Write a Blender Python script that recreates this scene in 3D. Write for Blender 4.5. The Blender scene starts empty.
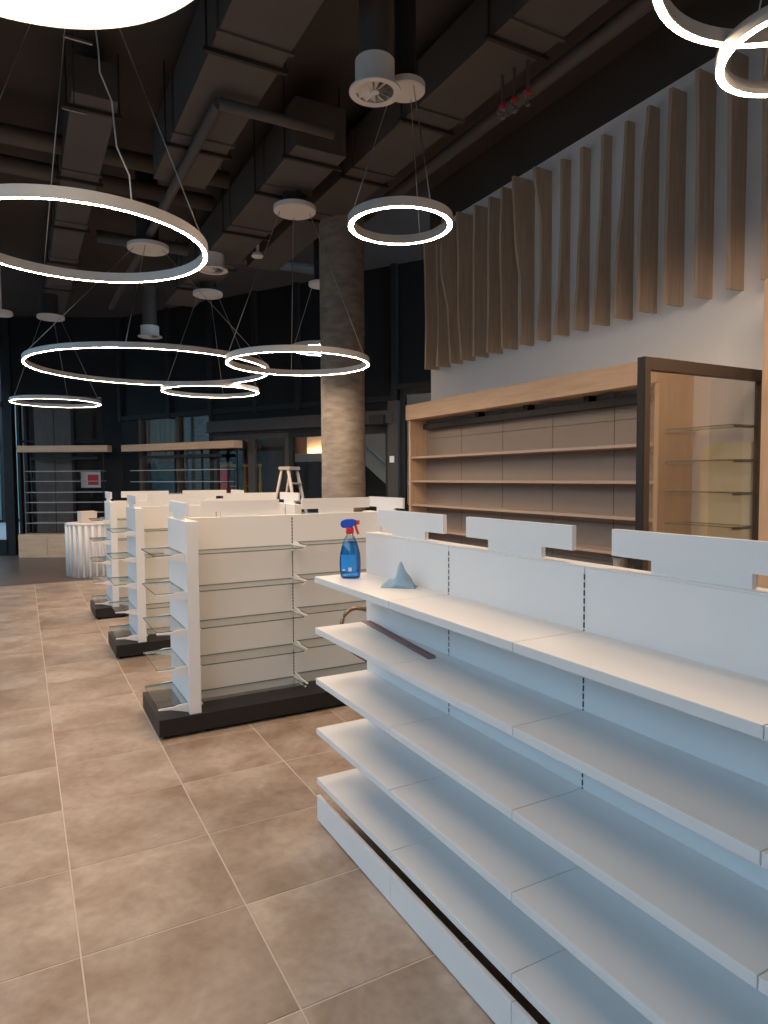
import bpy, bmesh, math, random
from mathutils import Vector, Matrix
random.seed(7)
PI = math.pi
SC = bpy.context.scene
COL = SC.collection

# ------------------------------------------------------------------ camera
FPX, YAW, PITCH, ROLL, EYE = 664.0, math.radians(28.6), math.radians(-3.0), math.radians(-0.35), 1.70
def cam_axes():
    fwd = Vector((math.sin(YAW), math.cos(YAW), 0)); right = Vector((math.cos(YAW), -math.sin(YAW), 0)); up = Vector((0, 0, 1))
    f2 = fwd*math.cos(PITCH) + up*math.sin(PITCH); u2 = -fwd*math.sin(PITCH) + up*math.cos(PITCH)
    return right*math.cos(ROLL) + u2*math.sin(ROLL), -right*math.sin(ROLL) + u2*math.cos(ROLL), f2
CR, CU, CF = cam_axes()
cd = bpy.data.cameras.new('camera'); cam = bpy.data.objects.new('camera', cd); COL.objects.link(cam)
M = Matrix((CR, CU, -CF)).transposed().to_4x4(); M.translation = (0, 0, EYE)
cam.matrix_world = M
cd.sensor_fit = 'VERTICAL'; cd.sensor_height = 36.0; cd.lens = FPX/1024*36.0; cd.clip_start = 0.05; cd.clip_end = 200
SC.camera = cam

# ------------------------------------------------------------------ sky, exposure
w = bpy.data.worlds.new('sky'); SC.world = w; w.use_nodes = True
bg = w.node_tree.nodes['Background']; bg.inputs[0].default_value = (0.50, 0.74, 1.0, 1); bg.inputs[1].default_value = 1.95
SC.view_settings.view_transform = 'Standard'; SC.view_settings.look = 'None'
SC.view_settings.exposure = 0.9; SC.view_settings.gamma = 1.0; SC.view_settings.use_curve_mapping = False
SC.cycles.use_denoising = True
SC.cycles.max_bounces = 8; SC.cycles.diffuse_bounces = 4; SC.cycles.glossy_bounces = 4
SC.cycles.transparent_max_bounces = 24; SC.cycles.transmission_bounces = 6
SC.cycles.sample_clamp_indirect = 6.0
RING_L, DISC_L = 62.0, 2.2
WARM = (1.0, 0.73, 0.51)

# ------------------------------------------------------------------ materials
MATS = {}
def new_mat(name):
    m = bpy.data.materials.new(name); m.use_nodes = True; MATS[name] = m
    return m, m.node_tree.nodes, m.node_tree.links, m.node_tree.nodes['Principled BSDF']
def flat(name, col, rough=0.5, metal=0.0, var=0.06, scale=6.0, bump=0.0, spec=0.5):
    m, N, L, B = new_mat(name)
    tc = N.new('ShaderNodeTexCoord'); no = N.new('ShaderNodeTexNoise'); no.inputs['Scale'].default_value = scale; no.inputs['Detail'].default_value = 4
    L.new(tc.outputs['Object'], no.inputs['Vector'])
    mx = N.new('ShaderNodeMix'); mx.data_type = 'RGBA'
    mx.inputs[6].default_value = tuple(c*(1-var) for c in col) + (1,); mx.inputs[7].default_value = tuple(min(1, c*(1+var)) for c in col) + (1,)
    L.new(no.outputs['Fac'], mx.inputs[0]); L.new(mx.outputs[2], B.inputs['Base Color'])
    B.inputs['Roughness'].default_value = rough; B.inputs['Metallic'].default_value = metal; B.inputs['Specular IOR Level'].default_value = spec
    if bump:
        bp = N.new('ShaderNodeBump'); bp.inputs['Strength'].default_value = bump; bp.inputs['Distance'].default_value = 0.01
        L.new(no.outputs['Fac'], bp.inputs['Height']); L.new(bp.outputs[0], B.inputs['Normal'])
    return m
def wood(name, c1, c2, rough=0.55, stretch=(14, 14, 1.2), scale=2.0):
    m, N, L, B = new_mat(name)
    tc = N.new('ShaderNodeTexCoord'); mp = N.new('ShaderNodeMapping'); mp.inputs['Scale'].default_value = stretch
    oi = N.new('ShaderNodeObjectInfo'); ad = N.new('ShaderNodeVectorMath'); ad.operation = 'ADD'
    ml = N.new('ShaderNodeMath'); ml.operation = 'MULTIPLY'; ml.inputs[1].default_value = 37.0
    L.new(oi.outputs['Random'], ml.inputs[0])
    L.new(tc.outputs['Object'], mp.inputs['Vector']); L.new(mp.outputs[0], ad.inputs[0]); L.new(ml.outputs[0], ad.inputs[1])
    n1 = N.new('ShaderNodeTexNoise'); n1.inputs['Scale'].default_value = scale; n1.inputs['Detail'].default_value = 7; n1.inputs['Distortion'].default_value = 0.6
    L.new(ad.outputs[0], n1.inputs['Vector'])
    rp = N.new('ShaderNodeValToRGB'); rp.color_ramp.elements[0].position = 0.3; rp.color_ramp.elements[1].position = 0.7
    rp.color_ramp.elements[0].color = c1 + (1,); rp.color_ramp.elements[1].color = c2 + (1,)
    L.new(n1.outputs['Fac'], rp.inputs[0]); L.new(rp.outputs[0], B.inputs['Base Color'])
    B.inputs['Roughness'].default_value = rough
    return m
def glassy(name, tint, refl=0.5, rough=0.02, base=0.04):
    m = bpy.data.materials.new(name); m.use_nodes = True; MATS[name] = m
    N, L = m.node_tree.nodes, m.node_tree.links; N.remove(N['Principled BSDF'])
    tr = N.new('ShaderNodeBsdfTransparent'); tr.inputs[0].default_value = tint + (1,)
    gl = N.new('ShaderNodeBsdfGlossy'); gl.inputs['Roughness'].default_value = rough
    fr = N.new('ShaderNodeFresnel'); fr.inputs[0].default_value = 1.5
    mu = N.new('ShaderNodeMath'); mu.operation = 'MULTIPLY_ADD'; mu.inputs[1].default_value = refl; mu.inputs[2].default_value = base; mu.use_clamp = True
    mx = N.new('ShaderNodeMixShader'); L.new(fr.outputs[0], mu.inputs[0]); L.new(mu.outputs[0], mx.inputs[0])
    L.new(tr.outputs[0], mx.inputs[1]); L.new(gl.outputs[0], mx.inputs[2]); L.new(mx.outputs[0], N['Material Output'].inputs[0])
    return m
def emit(name, col, s):
    m = bpy.data.materials.new(name); m.use_nodes = True; MATS[name] = m
    N, L = m.node_tree.nodes, m.node_tree.links; N.remove(N['Principled BSDF'])
    e = N.new('ShaderNodeEmission'); e.inputs[0].default_value = col + (1,); e.inputs[1].default_value = s
    L.new(e.outputs[0], N['Material Output'].inputs[0]); return m

flat('white_metal', (0.72, 0.72, 0.715), 0.45, var=0.015)
flat('white_wall', (0.84, 0.84, 0.85), 0.75, var=0.03, scale=2.5, bump=0.05)
flat('black_plinth', (0.009, 0.0085, 0.0085), 0.5, var=0.2)
flat('black_metal', (0.014, 0.013, 0.013), 0.55, var=0.15, spec=0.3)
flat('black_panel', (0.014, 0.0135, 0.014), 0.5, var=0.2, scale=0.8, spec=0.15)
flat('grey_frame', (0.055, 0.050, 0.047), 0.55, var=0.1, spec=0.3)
flat('bronze_frame', (0.085, 0.062, 0.048), 0.55, var=0.1, spec=0.3)
flat('ceiling_black', (0.060, 0.053, 0.050), 0.8, var=0.25, scale=1.2, bump=0.3)
flat('duct', (0.090, 0.079, 0.073), 0.6, var=0.2, scale=2.0)
flat('duct_seam', (0.022, 0.020, 0.019), 0.6, var=0.1)
flat('slot_shade', (0.03, 0.03, 0.03), 0.7)  # dark colour painted for the shade inside upright slots
flat('plastic_white', (0.78, 0.76, 0.73), 0.4, var=0.02)
flat('alu_housing', (0.55, 0.54, 0.52), 0.5, var=0.03)
flat('steel', (0.45, 0.45, 0.45), 0.3, metal=0.9, var=0.05)
flat('taupe_panel', (0.245, 0.200, 0.170), 0.6, var=0.04, scale=3)
flat('taupe_seam', (0.06, 0.05, 0.045), 0.7)
flat('shelf_taupe', (0.40, 0.315, 0.26), 0.5, var=0.05)
flat('bronze_tube', (0.24, 0.17, 0.13), 0.35, metal=0.6, var=0.1)
flat('brown_strip', (0.22, 0.125, 0.12), 0.45, var=0.15)
flat('red_plastic', (0.70, 0.03, 0.025), 0.35)
flat('blue_plastic', (0.02, 0.08, 0.55), 0.35)
flat('blue_cloth', (0.30, 0.44, 0.54), 0.8, var=0.2, scale=30, bump=0.4)
flat('label_blue', (0.03, 0.30, 0.78), 0.4, var=0.1)
flat('label_white', (0.75, 0.78, 0.80), 0.5)
flat('yellow_board', (0.92, 0.85, 0.60), 0.6, var=0.03)
flat('yellow_metal', (0.75, 0.42, 0.06), 0.45)
flat('glass_edge_lit', (0.42, 0.44, 0.42), 0.3)  # light caught on display shelf edges, painted as a pale colour
flat('ladder_metal', (0.34, 0.31, 0.28), 0.5)
flat('grout', (0.58, 0.49, 0.40), 0.9, var=0.1, scale=20)
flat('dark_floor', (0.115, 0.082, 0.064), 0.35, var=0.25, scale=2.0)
flat('asphalt', (0.16, 0.16, 0.16), 0.9, var=0.15)
flat('teal_wall', (0.11, 0.18, 0.18), 0.5, var=0.3, scale=0.7)
flat('mall_floor', (0.30, 0.24, 0.20), 0.4, var=0.1)
flat('stair_plaster', (0.66, 0.52, 0.40), 0.8, var=0.03)
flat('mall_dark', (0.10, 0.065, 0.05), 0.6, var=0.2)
flat('box_card', (0.62, 0.52, 0.44), 0.7)
flat('drum_white', (0.66, 0.64, 0.62), 0.5, var=0.02)
flat('basket', (0.42, 0.36, 0.30), 0.6, var=0.5, scale=60)
flat('brass_hardware', (0.30, 0.29, 0.28), 0.4, metal=0.8)
wood('fin_wood', (0.47, 0.35, 0.25), (0.60, 0.47, 0.35))
wood('light_wood', (0.50, 0.345, 0.225), (0.60, 0.43, 0.295), stretch=(14, 1.2, 14))
wood('light_wood_v', (0.50, 0.345, 0.225), (0.60, 0.43, 0.295))
wood('orange_wood', (0.50, 0.22, 0.08), (0.62, 0.30, 0.12))
wood('brown_wood', (0.17, 0.095, 0.06), (0.25, 0.15, 0.10))
wood('display_oak', (0.58, 0.37, 0.22), (0.70, 0.47, 0.30), stretch=(1.2, 14, 14))
wood('wicker_dark', (0.07, 0.05, 0.042), (0.10, 0.075, 0.06))
glassy('glass', (0.985, 0.992, 0.987), 0.3, base=0.0)
glassy('glass_edge', (0.30, 0.38, 0.36), 0.5)
glassy('pane', (0.95, 0.96, 0.955), 0.25, base=0.0)
glassy('screen_glass', (0.965, 0.94, 0.90), 0.5, base=0.01)
glassy('blue_liquid', (0.16, 0.62, 1.0), 0.4, base=0.02)
glassy('clear_plastic', (0.80, 0.88, 0.93), 0.6)
emit('ring_light', WARM, RING_L); emit('ring_light_slim', WARM, RING_L*1.45); emit('disc_light', (1.0, 0.76, 0.54), DISC_L); emit('disc_rim_light', (1.0, 0.80, 0.60), DISC_L*1.6)
emit('cove_strip', (1.0, 0.70, 0.42), 22.0)

def concrete():
    m, N, L, B = new_mat('concrete')
    tc = N.new('ShaderNodeTexCoord'); mp = N.new('ShaderNodeMapping'); mp.inputs['Scale'].default_value = (2, 2, 6)
    n1 = N.new('ShaderNodeTexNoise'); n1.inputs['Scale'].default_value = 3; n1.inputs['Detail'].default_value = 8
    L.new(tc.outputs['Object'], mp.inputs[0]); L.new(mp.outputs[0], n1.inputs['Vector'])
    rp = N.new('ShaderNodeValToRGB'); rp.color_ramp.elements[0].position = .3; rp.color_ramp.elements[1].position = .72
    rp.color_ramp.elements[0].color = (.17, .145, .12, 1); rp.color_ramp.elements[1].color = (.30, .265, .225, 1)
    L.new(n1.outputs['Fac'], rp.inputs[0]); L.new(rp.outputs[0], B.inputs['Base Color']); B.inputs['Roughness'].default_value = .75
    bp = N.new('ShaderNodeBump'); bp.inputs['Strength'].default_value = .3; bp.inputs['Distance'].default_value = .01
    L.new(n1.outputs['Fac'], bp.inputs['Height']); L.new(bp.outputs[0], B.inputs['Normal'])
concrete()
def tile_mat():
    m, N, L, B = new_mat('stone_tile')
    tc = N.new('ShaderNodeTexCoord'); oi = N.new('ShaderNodeObjectInfo')
    ml = N.new('ShaderNodeMath'); ml.operation = 'MULTIPLY'; ml.inputs[1].default_value = 53.0; L.new(oi.outputs['Random'], ml.inputs[0])
    ad = N.new('ShaderNodeVectorMath'); ad.operation = 'ADD'; L.new(tc.outputs['Object'], ad.inputs[0]); L.new(ml.outputs[0], ad.inputs[1])
    n1 = N.new('ShaderNodeTexNoise'); n1.inputs['Scale'].default_value = 3.2; n1.inputs['Detail'].default_value = 6; n1.inputs['Roughness'].default_value = .58; n1.inputs['Distortion'].default_value = .35
    n2 = N.new('ShaderNodeTexNoise'); n2.inputs['Scale'].default_value = 1.1; n2.inputs['Detail'].default_value = 3
    n3 = N.new('ShaderNodeTexNoise'); n3.inputs['Scale'].default_value = 22; n3.inputs['Detail'].default_value = 6
    for n in (n1, n2, n3): L.new(ad.outputs[0], n.inputs['Vector'])
    r1 = N.new('ShaderNodeValToRGB'); r1.color_ramp.elements[0].position = .36; r1.color_ramp.elements[1].position = .64
    r1.color_ramp.elements[0].color = (.285, .205, .150, 1); r1.color_ramp.elements[1].color = (.425, .345, .282, 1)
    L.new(n1.outputs['Fac'], r1.inputs[0])
    r2 = N.new('ShaderNodeValToRGB'); r2.color_ramp.elements[0].position = .35; r2.color_ramp.elements[1].position = .65
    r2.color_ramp.elements[0].color = (.80, .76, .73, 1); r2.color_ramp.elements[1].color = (1.12, 1.10, 1.08, 1)
    L.new(n2.outputs['Fac'], r2.inputs[0])
    mx = N.new('ShaderNodeMix'); mx.data_type = 'RGBA'; mx.blend_type = 'MULTIPLY'; mx.inputs[0].default_value = 1
    L.new(r1.outputs[0], mx.inputs[6]); L.new(r2.outputs[0], mx.inputs[7])
    r3 = N.new('ShaderNodeValToRGB'); r3.color_ramp.elements[0].position = .3; r3.color_ramp.elements[1].position = .6
    r3.color_ramp.elements[0].color = (.86, .86, .86, 1); r3.color_ramp.elements[1].color = (1.03, 1.03, 1.03, 1); L.new(n3.outputs['Fac'], r3.inputs[0])
    m2 = N.new('ShaderNodeMix'); m2.data_type = 'RGBA'; m2.blend_type = 'MULTIPLY'; m2.inputs[0].default_value = 1
    L.new(mx.outputs[2], m2.inputs[6]); L.new(r3.outputs[0], m2.inputs[7]); L.new(m2.outputs[2], B.inputs['Base Color'])
    B.inputs['Roughness'].default_value = .42; B.inputs['Specular IOR Level'].default_value = .45
tile_mat()

# ------------------------------------------------------------------ mesh helpers
ORG = {}          # origin of an object in its root's frame
CACHE = {}
def mesh_from(bm, name, mats, smooth=False):
    me = bpy.data.meshes.new(name); bm.to_mesh(me); bm.free()
    for m in (mats if isinstance(mats, (list, tuple)) else [mats]): me.materials.append(MATS[m])
    if smooth:
        for p in me.polygons: p.use_smooth = True
    return me
def link(name, me, loc=(0, 0, 0), parent=None, rotz=0.0):
    o = bpy.data.objects.new(name, me); COL.objects.link(o)
    org = Vector(loc)
    if parent is not None:
        o.parent = parent; o.location = org - ORG.get(parent, Vector((0, 0, 0))); ORG[o] = org
    else:
        o.location = org; ORG[o] = Vector((0, 0, 0))
    if rotz: o.rotation_euler.z = rotz
    return o
def thing(name, label, cat, loc=(0, 0, 0), rotz=0.0, group=None):
    o = link(name, None, loc, None, rotz); tag(o, label, cat, group); return o
def tag(o, label, cat=None, group=None, kind=None):
    o['label'] = label
    if cat: o['category'] = cat
    if group: o['group'] = group
    if kind: o['kind'] = kind
    return o
def structure(o, label=None):
    o['kind'] = 'structure'
    if label: o['label'] = label
    return o
def bm_box(bm, x0, x1, y0, y1, z0, z1, mi=0):
    vs = [bm.verts.new(p) for p in ((x0, y0, z0), (x1, y0, z0), (x1, y1, z0), (x0, y1, z0), (x0, y0, z1), (x1, y0, z1), (x1, y1, z1), (x0, y1, z1))]
    fs = [(3, 2, 1, 0), (4, 5, 6, 7), (0, 1, 5, 4), (1, 2, 6, 5), (2, 3, 7, 6), (3, 0, 4, 7)]
    out = []
    for f in fs:
        fc = bm.faces.new([vs[i] for i in f]); fc.material_index = mi; out.append(fc)
    return out
def box(name, x0, x1, y0, y1, z0, z1, mat, parent=None, bevel=0.0, rotz=0.0):
    dx, dy, dz = abs(x1-x0)/2, abs(y1-y0)/2, abs(z1-z0)/2
    key = ('box', round(dx, 4), round(dy, 4), round(dz, 4), mat, bevel)
    me = CACHE.get(key)
    if me is None:
        bm = bmesh.new(); bm_box(bm, -dx, dx, -dy, dy, -dz, dz)
        if bevel: bmesh.ops.bevel(bm, geom=bm.edges[:], offset=bevel, segments=2, affect='EDGES', profile=0.7)
        me = CACHE[key] = mesh_from(bm, name, mat)
    return link(name, me, ((x0+x1)/2, (y0+y1)/2, (z0+z1)/2), parent, rotz)
def glass_slab(name, x0, x1, y0, y1, z0, z1, parent, edge='glass_edge'):
    dx, dy, dz = abs(x1-x0)/2, abs(y1-y0)/2, abs(z1-z0)/2
    key = ('gl', round(dx, 4), round(dy, 4), round(dz, 4), edge); me = CACHE.get(key)
    if me is None:
        bm = bmesh.new(); fs = bm_box(bm, -dx, dx, -dy, dy, -dz, dz)
        for f in fs[2:]: f.material_index = 1
        me = CACHE[key] = mesh_from(bm, name, ['glass', edge])
    return link(name, me, ((x0+x1)/2, (y0+y1)/2, (z0+z1)/2), parent)
def prism(name, pts, axis, a0, a1, mat, parent=None, loc=None, bevel=0.0):
    """outline pts (u,v) extruded along axis from a0 to a1; axis x: (u,v)=(y,z); y: (x,z); z: (x,y)"""
    bm = bmesh.new()
    def P3(u, v, a): return {'x': (a, u, v), 'y': (u, a, v), 'z': (u, v, a)}[axis]
    c = Vector((0, 0, 0))
    for u, v in pts: c += Vector(P3(u, v, (a0+a1)/2))
    c /= len(pts)
    A = [bm.verts.new(Vector(P3(u, v, a0))-c) for u, v in pts]; Bv = [bm.verts.new(Vector(P3(u, v, a1))-c) for u, v in pts]
    bm.faces.new(A); bm.faces.new(Bv[::-1]); n = len(pts)
    for i in range(n): bm.faces.new([A[i], Bv[i], Bv[(i+1) % n], A[(i+1) % n]][::-1])
    bmesh.ops.recalc_face_normals(bm, faces=bm.faces[:])
    if bevel: bmesh.ops.bevel(bm, geom=bm.edges[:], offset=bevel, segments=1, affect='EDGES')
    return link(name, mesh_from(bm, name, mat), c, parent)
def bm_lathe(bm, prof, seg=32, mi=0, c=(0, 0), mis=None):
    rings = []
    for r, z in prof:
        rings.append([bm.verts.new((c[0]+r*math.cos(2*PI*i/seg), c[1]+r*math.sin(2*PI*i/seg), z)) for i in range(seg)] if r > 1e-6 else [bm.verts.new((c[0], c[1], z))])
    for k in range(len(rings)-1):
        a, b = rings[k], rings[k+1]
        for i in range(seg):
            j = (i+1) % seg
            vs = [a[i % len(a)], a[j % len(a)], b[j % len(b)], b[i % len(b)]]
            u = []
            for v in vs:
                if v not in u: u.append(v)
            if len(u) > 2:
                try:
                    f = bm.faces.new(u); f.material_index = mis[k] if mis else mi; f.smooth = True
                except ValueError: pass
def lathe(name, prof, mat, loc, parent=None, seg=32, sharp=True, mis=None):
    bm = bmesh.new(); bm_lathe(bm, prof, seg, mis=mis); bmesh.ops.recalc_face_normals(bm, faces=bm.faces[:])
    if sharp:
        for f in bm.faces: f.smooth = True
        for e in bm.edges:
            if len(e.link_faces) == 2 and e.calc_face_angle(0) > 0.6: e.smooth = False
    return link(name, mesh_from(bm, name, mat), loc, parent)
def bm_tube(bm, pts, r, seg=8, mi=0, cap=True):
    pts = [Vector(p) for p in pts]; rings = []
    d0 = (pts[1]-pts[0]).normalized(); ref = Vector((0, 0, 1)) if abs(d0.z) < .9 else Vector((1, 0, 0))
    nrm = d0.cross(ref).normalized()
    for i, p in enumerate(pts):
        if i == 0: d = d0
        elif i == len(pts)-1: d = (pts[i]-pts[i-1]).normalized()
        else: d = ((pts[i]-pts[i-1]).normalized() + (pts[i+1]-pts[i]).normalized()).normalized()
        nrm = (nrm - d*nrm.dot(d)).normalized(); bi = d.cross(nrm)
        rr = r[i] if isinstance(r, (list, tuple)) else r
        rings.append([bm.verts.new(p + nrm*rr*math.cos(2*PI*k/seg) + bi*rr*math.sin(2*PI*k/seg)) for k in range(seg)])
    for a, b in zip(rings, rings[1:]):
        for k in range(seg):
            f = bm.faces.new([a[k], b[k], b[(k+1) % seg], a[(k+1) % seg]]); f.smooth = True; f.material_index = mi
    if cap:
        for rg in (rings[0], rings[-1]):
            f = bm.faces.new(rg); f.material_index = mi
def tube(name, pts, r, mat, parent=None, seg=8):
    c = sum((Vector(p) for p in pts), Vector((0, 0, 0)))/len(pts)
    bm = bmesh.new(); bm_tube(bm, [Vector(p)-c for p in pts], r, seg); bmesh.ops.recalc_face_normals(bm, faces=bm.faces[:])
    return link(name, mesh_from(bm, name, mat), c, parent)
def arc_pts(pts, rad, n=5):
    """round the inner corners of a polyline"""
    pts = [Vector(p) for p in pts]; out = [pts[0]]
    for i in range(1, len(pts)-1):
        a = (pts[i-1]-pts[i]).normalized(); b = (pts[i+1]-pts[i]).normalized()
        p0 = pts[i]+a*rad; p1 = pts[i]+b*rad
        for k in range(n+1):
            t = k/n; out.append(p0*(1-t)**2 + pts[i]*2*t*(1-t) + p1*t*t)
    out.append(pts[-1]); return out
def copy_tree(o, parent=None):
    c = o.copy(); COL.objects.link(c); c.parent = parent
    ORG[c] = ORG.get(o, Vector((0, 0, 0)))
    for ch in list(o.children): copy_tree(ch, c)
    return c

# ------------------------------------------------------------------ floor
TX, TY, T = 0.135, 2.522, 0.60
CEIL = 5.30
floor = structure(box('floor', -3.3, 7.6, -3.2, 19.6, -0.12, -0.0018, 'grout'), 'floor of large beige stone tiles with pale grout')
ORG[floor] = floor.location.copy()
bm = bmesh.new(); bm_box(bm, -T/2+.003, T/2-.003, -T/2+.003, T/2-.003, -.010, 0)
bmesh.ops.bevel(bm, geom=[e for e in bm.edges if all(v.co.z > -.001 for v in e.verts)], offset=.0015, segments=1, affect='EDGES')
tile_me = mesh_from(bm, 'tile', 'stone_tile')
rest = []
for i in range(-6, 12):
    for j in range(-10, 16):
        cx, cy = TX+(i+.5)*T, TY+(j+.5)*T
        if cy > 11.9 or cx > 7.2 or cx < -3.1: continue
        d = Vector((cx, cy, -EYE)); z = d.dot(CF)
        vis = False
        if z > .3:
            u, v = 384+FPX*d.dot(CR)/z, 512-FPX*d.dot(CU)/z
            m_ = 420/z
            vis = -m_ < u < 620 and v < 1024+m_ and cx < 3.0
        if vis: link('tile', tile_me, (cx, cy, 0), floor)
        else: rest.append((cx, cy))
bm = bmesh.new()
for cx, cy in rest: bm_box(bm, cx-T/2+.003, cx+T/2-.003, cy-T/2+.003, cy+T/2-.003, -.010, 0)
o = link('tile_field', mesh_from(bm, 'tile_field', 'stone_tile'), (0, 0, 0), floor); o['kind'] = 'stuff'
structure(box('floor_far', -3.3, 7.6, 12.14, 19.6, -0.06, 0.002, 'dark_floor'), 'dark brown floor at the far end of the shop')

# ------------------------------------------------------------------ ceiling, right wall, back wall
structure(box('ceiling', -3.4, 7.7, -3.3, 19.7, CEIL, CEIL+.2, 'ceiling_black'), 'black painted ceiling behind ducts')
wr = structure(link('wall_right', None), 'white plastered wall on the right')
box('wall_face', 4.62, 4.80, -3.2, 7.20, 0, 4.80, 'white_wall', wr)
box('black_bulkhead', 4.62, 4.80, -3.2, 7.22, 4.80, CEIL, 'ceiling_black', wr)
structure(box('wall_back', -3.4, 4.8, -3.4, -3.2, 0, CEIL, 'white_wall'), 'plain wall behind the viewer')

# ------------------------------------------------------------------ left glazing (daylight)
gz = structure(link('window_left_offscreen', None, (-3.3, 0, 0)), 'tall black framed window wall on the street side')
for y in [-3.2+i*1.6 for i in range(14)]: box('mullion', -.05, .05, y-.035, y+.035, 0, 4.5, 'black_metal', gz)
for z in (0.06, 2.6, 4.46): box('transom', -.05, .05, -3.2, 17.6, z-.06, z+.06, 'black_metal', gz)
box('upper_panel', -.05, .05, -3.2, 17.6, 4.5, CEIL, 'black_panel', gz)
for i in range(13):
    for z0, z1 in ((.12, 2.54), (2.66, 4.40)): box('pane', -.008, .008, -3.2+i*1.6+.035, -3.2+(i+1)*1.6-.035, z0, z1, 'pane', gz)

# ------------------------------------------------------------------ far facade (two bends)
def frame_root(name, p, q, label):
    """root at p with local +x towards q, local +y to the room's outside"""
    a = math.atan2(q[1]-p[1], q[0]-p[0])
    o = link(name, None, (p[0], p[1], 0), None, a); structure(o, label)
    return o, math.hypot(q[0]-p[0], q[1]-p[1])
FA, FB = (2.02, 16.05), (7.45, 6.97)        # far corner -> right end
def s_at(px):                                 # distance along the facade seen at pixel column px
    d = CF*FPX + CR*(px-384)
    e = Vector((FB[0]-FA[0], FB[1]-FA[1])).normalized()
    # solve FA + s e = t d
    det = e.x*(-d.y) - e.y*(-d.x)
    return ((-FA[0])*(-d.y) - (-FA[1])*(-d.x))/det
wf, LEN = frame_root('wall_far', FA, FB, 'black facade with glazed doors at the far end')
ms = [s_at(p) for p in (140, 178, 213, 253, 290, 396)]
# upper black panels, each a piece
ed = [0, s_at(172), ms[2], s_at(258), s_at(300), ms[5], LEN]
for a, b in zip(ed, ed[1:]): box('panel', a+.012, b-.012, .03, .10, 3.10 if b < LEN-.1 else 3.26, CEIL, 'black_panel', wf)
for a in ed[:-1]: box('mullion', a-.05, a+.05, -.06, .12, 2.98, CEIL, 'black_metal', wf)
box('upper_transom', 0, ms[5], -.04, .10, 3.00, 3.10, 'black_metal', wf); box('upper_transom', ms[5], LEN, -.04, .10, 3.20, 3.28, 'black_metal', wf)
box('corner_panel', 0, ms[0], 0, .12, 0, 3.0, 'black_panel', wf)
box('door_header', ms[2], ms[5], -.14, .08, 2.62, 2.84, 'grey_frame', wf)
box('header_panel', ms[2], ms[5], .0, .08, 2.84, 3.0, 'black_panel', wf)
box('header_trim', ms[2], ms[5], -.05, .05, 2.56, 2.62, 'black_metal', wf)
box('door_closer', s_at(376), s_at(390), -.22, -.04, 2.60, 2.76, 'black_metal', wf)
for px in (143, 180): box('window_post', s_at(px)-.05, s_at(px)+.05, -.03, .1, 0, 3.0, 'bronze_frame', wf)
box('window_post', ms[2]-.04, ms[2]+.06, -.03, .1, 0, 3.0, 'black_metal', wf)
box('portal_post', ms[5]-.10, ms[5]+.10, -.10, .12, 0, 3.0, 'grey_frame', wf)
box('control_plate', ms[5]-.05, ms[5]+.03, -.125, -.10, 1.95, 2.06, 'plastic_white', wf)
def leaf(n, a, b, z1, mat, lab):
    d = structure(link(n, None, wf.location, None, wf.rotation_euler.z), lab)
    box('frame', a, a+.09, -.02, .06, 0, z1, mat, d); box('frame', b-.09, b, -.02, .06, 0, z1, mat, d)
    box('frame', a, b, -.02, .06, z1-.10, z1, mat, d); box('frame', a, b, -.02, .06, 0, .16, mat, d)
    box('pane', a+.09, b-.09, .014, .026, .16, z1-.10, 'pane', d)
    box('push_bar', a+.09, b-.09, -.05, -.03, 1.02, 1.06, 'steel', d)
    return d
leaf('door_1', ms[2]+.06, ms[3], 2.56, 'grey_frame', 'grey framed glass door next to the tall shop window')
leaf('door_2', ms[3], ms[4], 2.56, 'grey_frame', 'middle grey framed glass door behind the stepladder')
leaf('door_3', ms[4], s_at(340), 2.56, 'black_metal', 'black framed glass door beside the concrete column')
leaf('door_4', s_at(340), ms[5]-.10, 2.56, 'black_metal', 'black framed glass door in front of the stair')
leaf('door_5', ms[5]+.10, LEN, 3.2, 'black_metal', 'glass door behind the end of the oak wall shelving')
d = structure(link('window_2', None, wf.location, None, wf.rotation_euler.z), 'tall shop window beside the glass doors')
box('pane', ms[0]+.02, ms[1]-.04, .03, .042, .1, 2.98, 'pane', d); box('pane', ms[1]+.06, ms[2]-.04, .03, .042, .1, 2.98, 'pane', d)
box('sill', ms[0], ms[2], -.03, .1, 0, .1, 'black_metal', d)

LA, LB = (-0.22, 17.05), FA
wl, LL = frame_root('wall_left', LA, LB, 'dark wall with narrow windows behind the left display shelves')
def lx(px, Y=None):
    d = CF*FPX + CR*(px-384); e = Vector((LB[0]-LA[0], LB[1]-LA[1])).normalized()
    det = e.x*(-d.y) - e.y*(-d.x); return ((-LA[0])*(-d.y) - (-LA[1])*(-d.x))/det
box('panel', 0, LL, 0, .1, 3.55, CEIL, 'black_panel', wl)
box('panel', lx(37), lx(56), 0, .1, 0, 3.55, 'wicker_dark', wl); box('panel', lx(56)+.01, lx(74), 0.01, .1, 0, 3.55, 'wicker_dark', wl)
box('panel', lx(105), LL, 0, .1, 0, 3.55, 'black_panel', wl)
box('mullion', -.06, .10, -.06, .12, 0, CEIL, 'black_metal', wl)
for px in (21, 28, 75): box('mullion', lx(px)-.03, lx(px)+.03, -.02, .12, 0, 3.55, 'black_metal', wl)
for n, (p0, p1) in enumerate(((21, 37), (75, 105))):
    d = structure(link('window_%d' % (n+3), None, wl.location, None, wl.rotation_euler.z), ('narrow window beside the black post', 'narrow window with a red poster behind it')[n])
    box('pane', lx(p0), lx(p1), .04, .052, 0, 3.55, 'pane', d)
    box('transom', lx(p0), lx(p1), .02, .07, 2.52, 2.58, 'black_metal', d)
pt = thing('poster', 'red picture poster with white border behind the narrow window', 'poster', wl.location, wl.rotation_euler.z)
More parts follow.
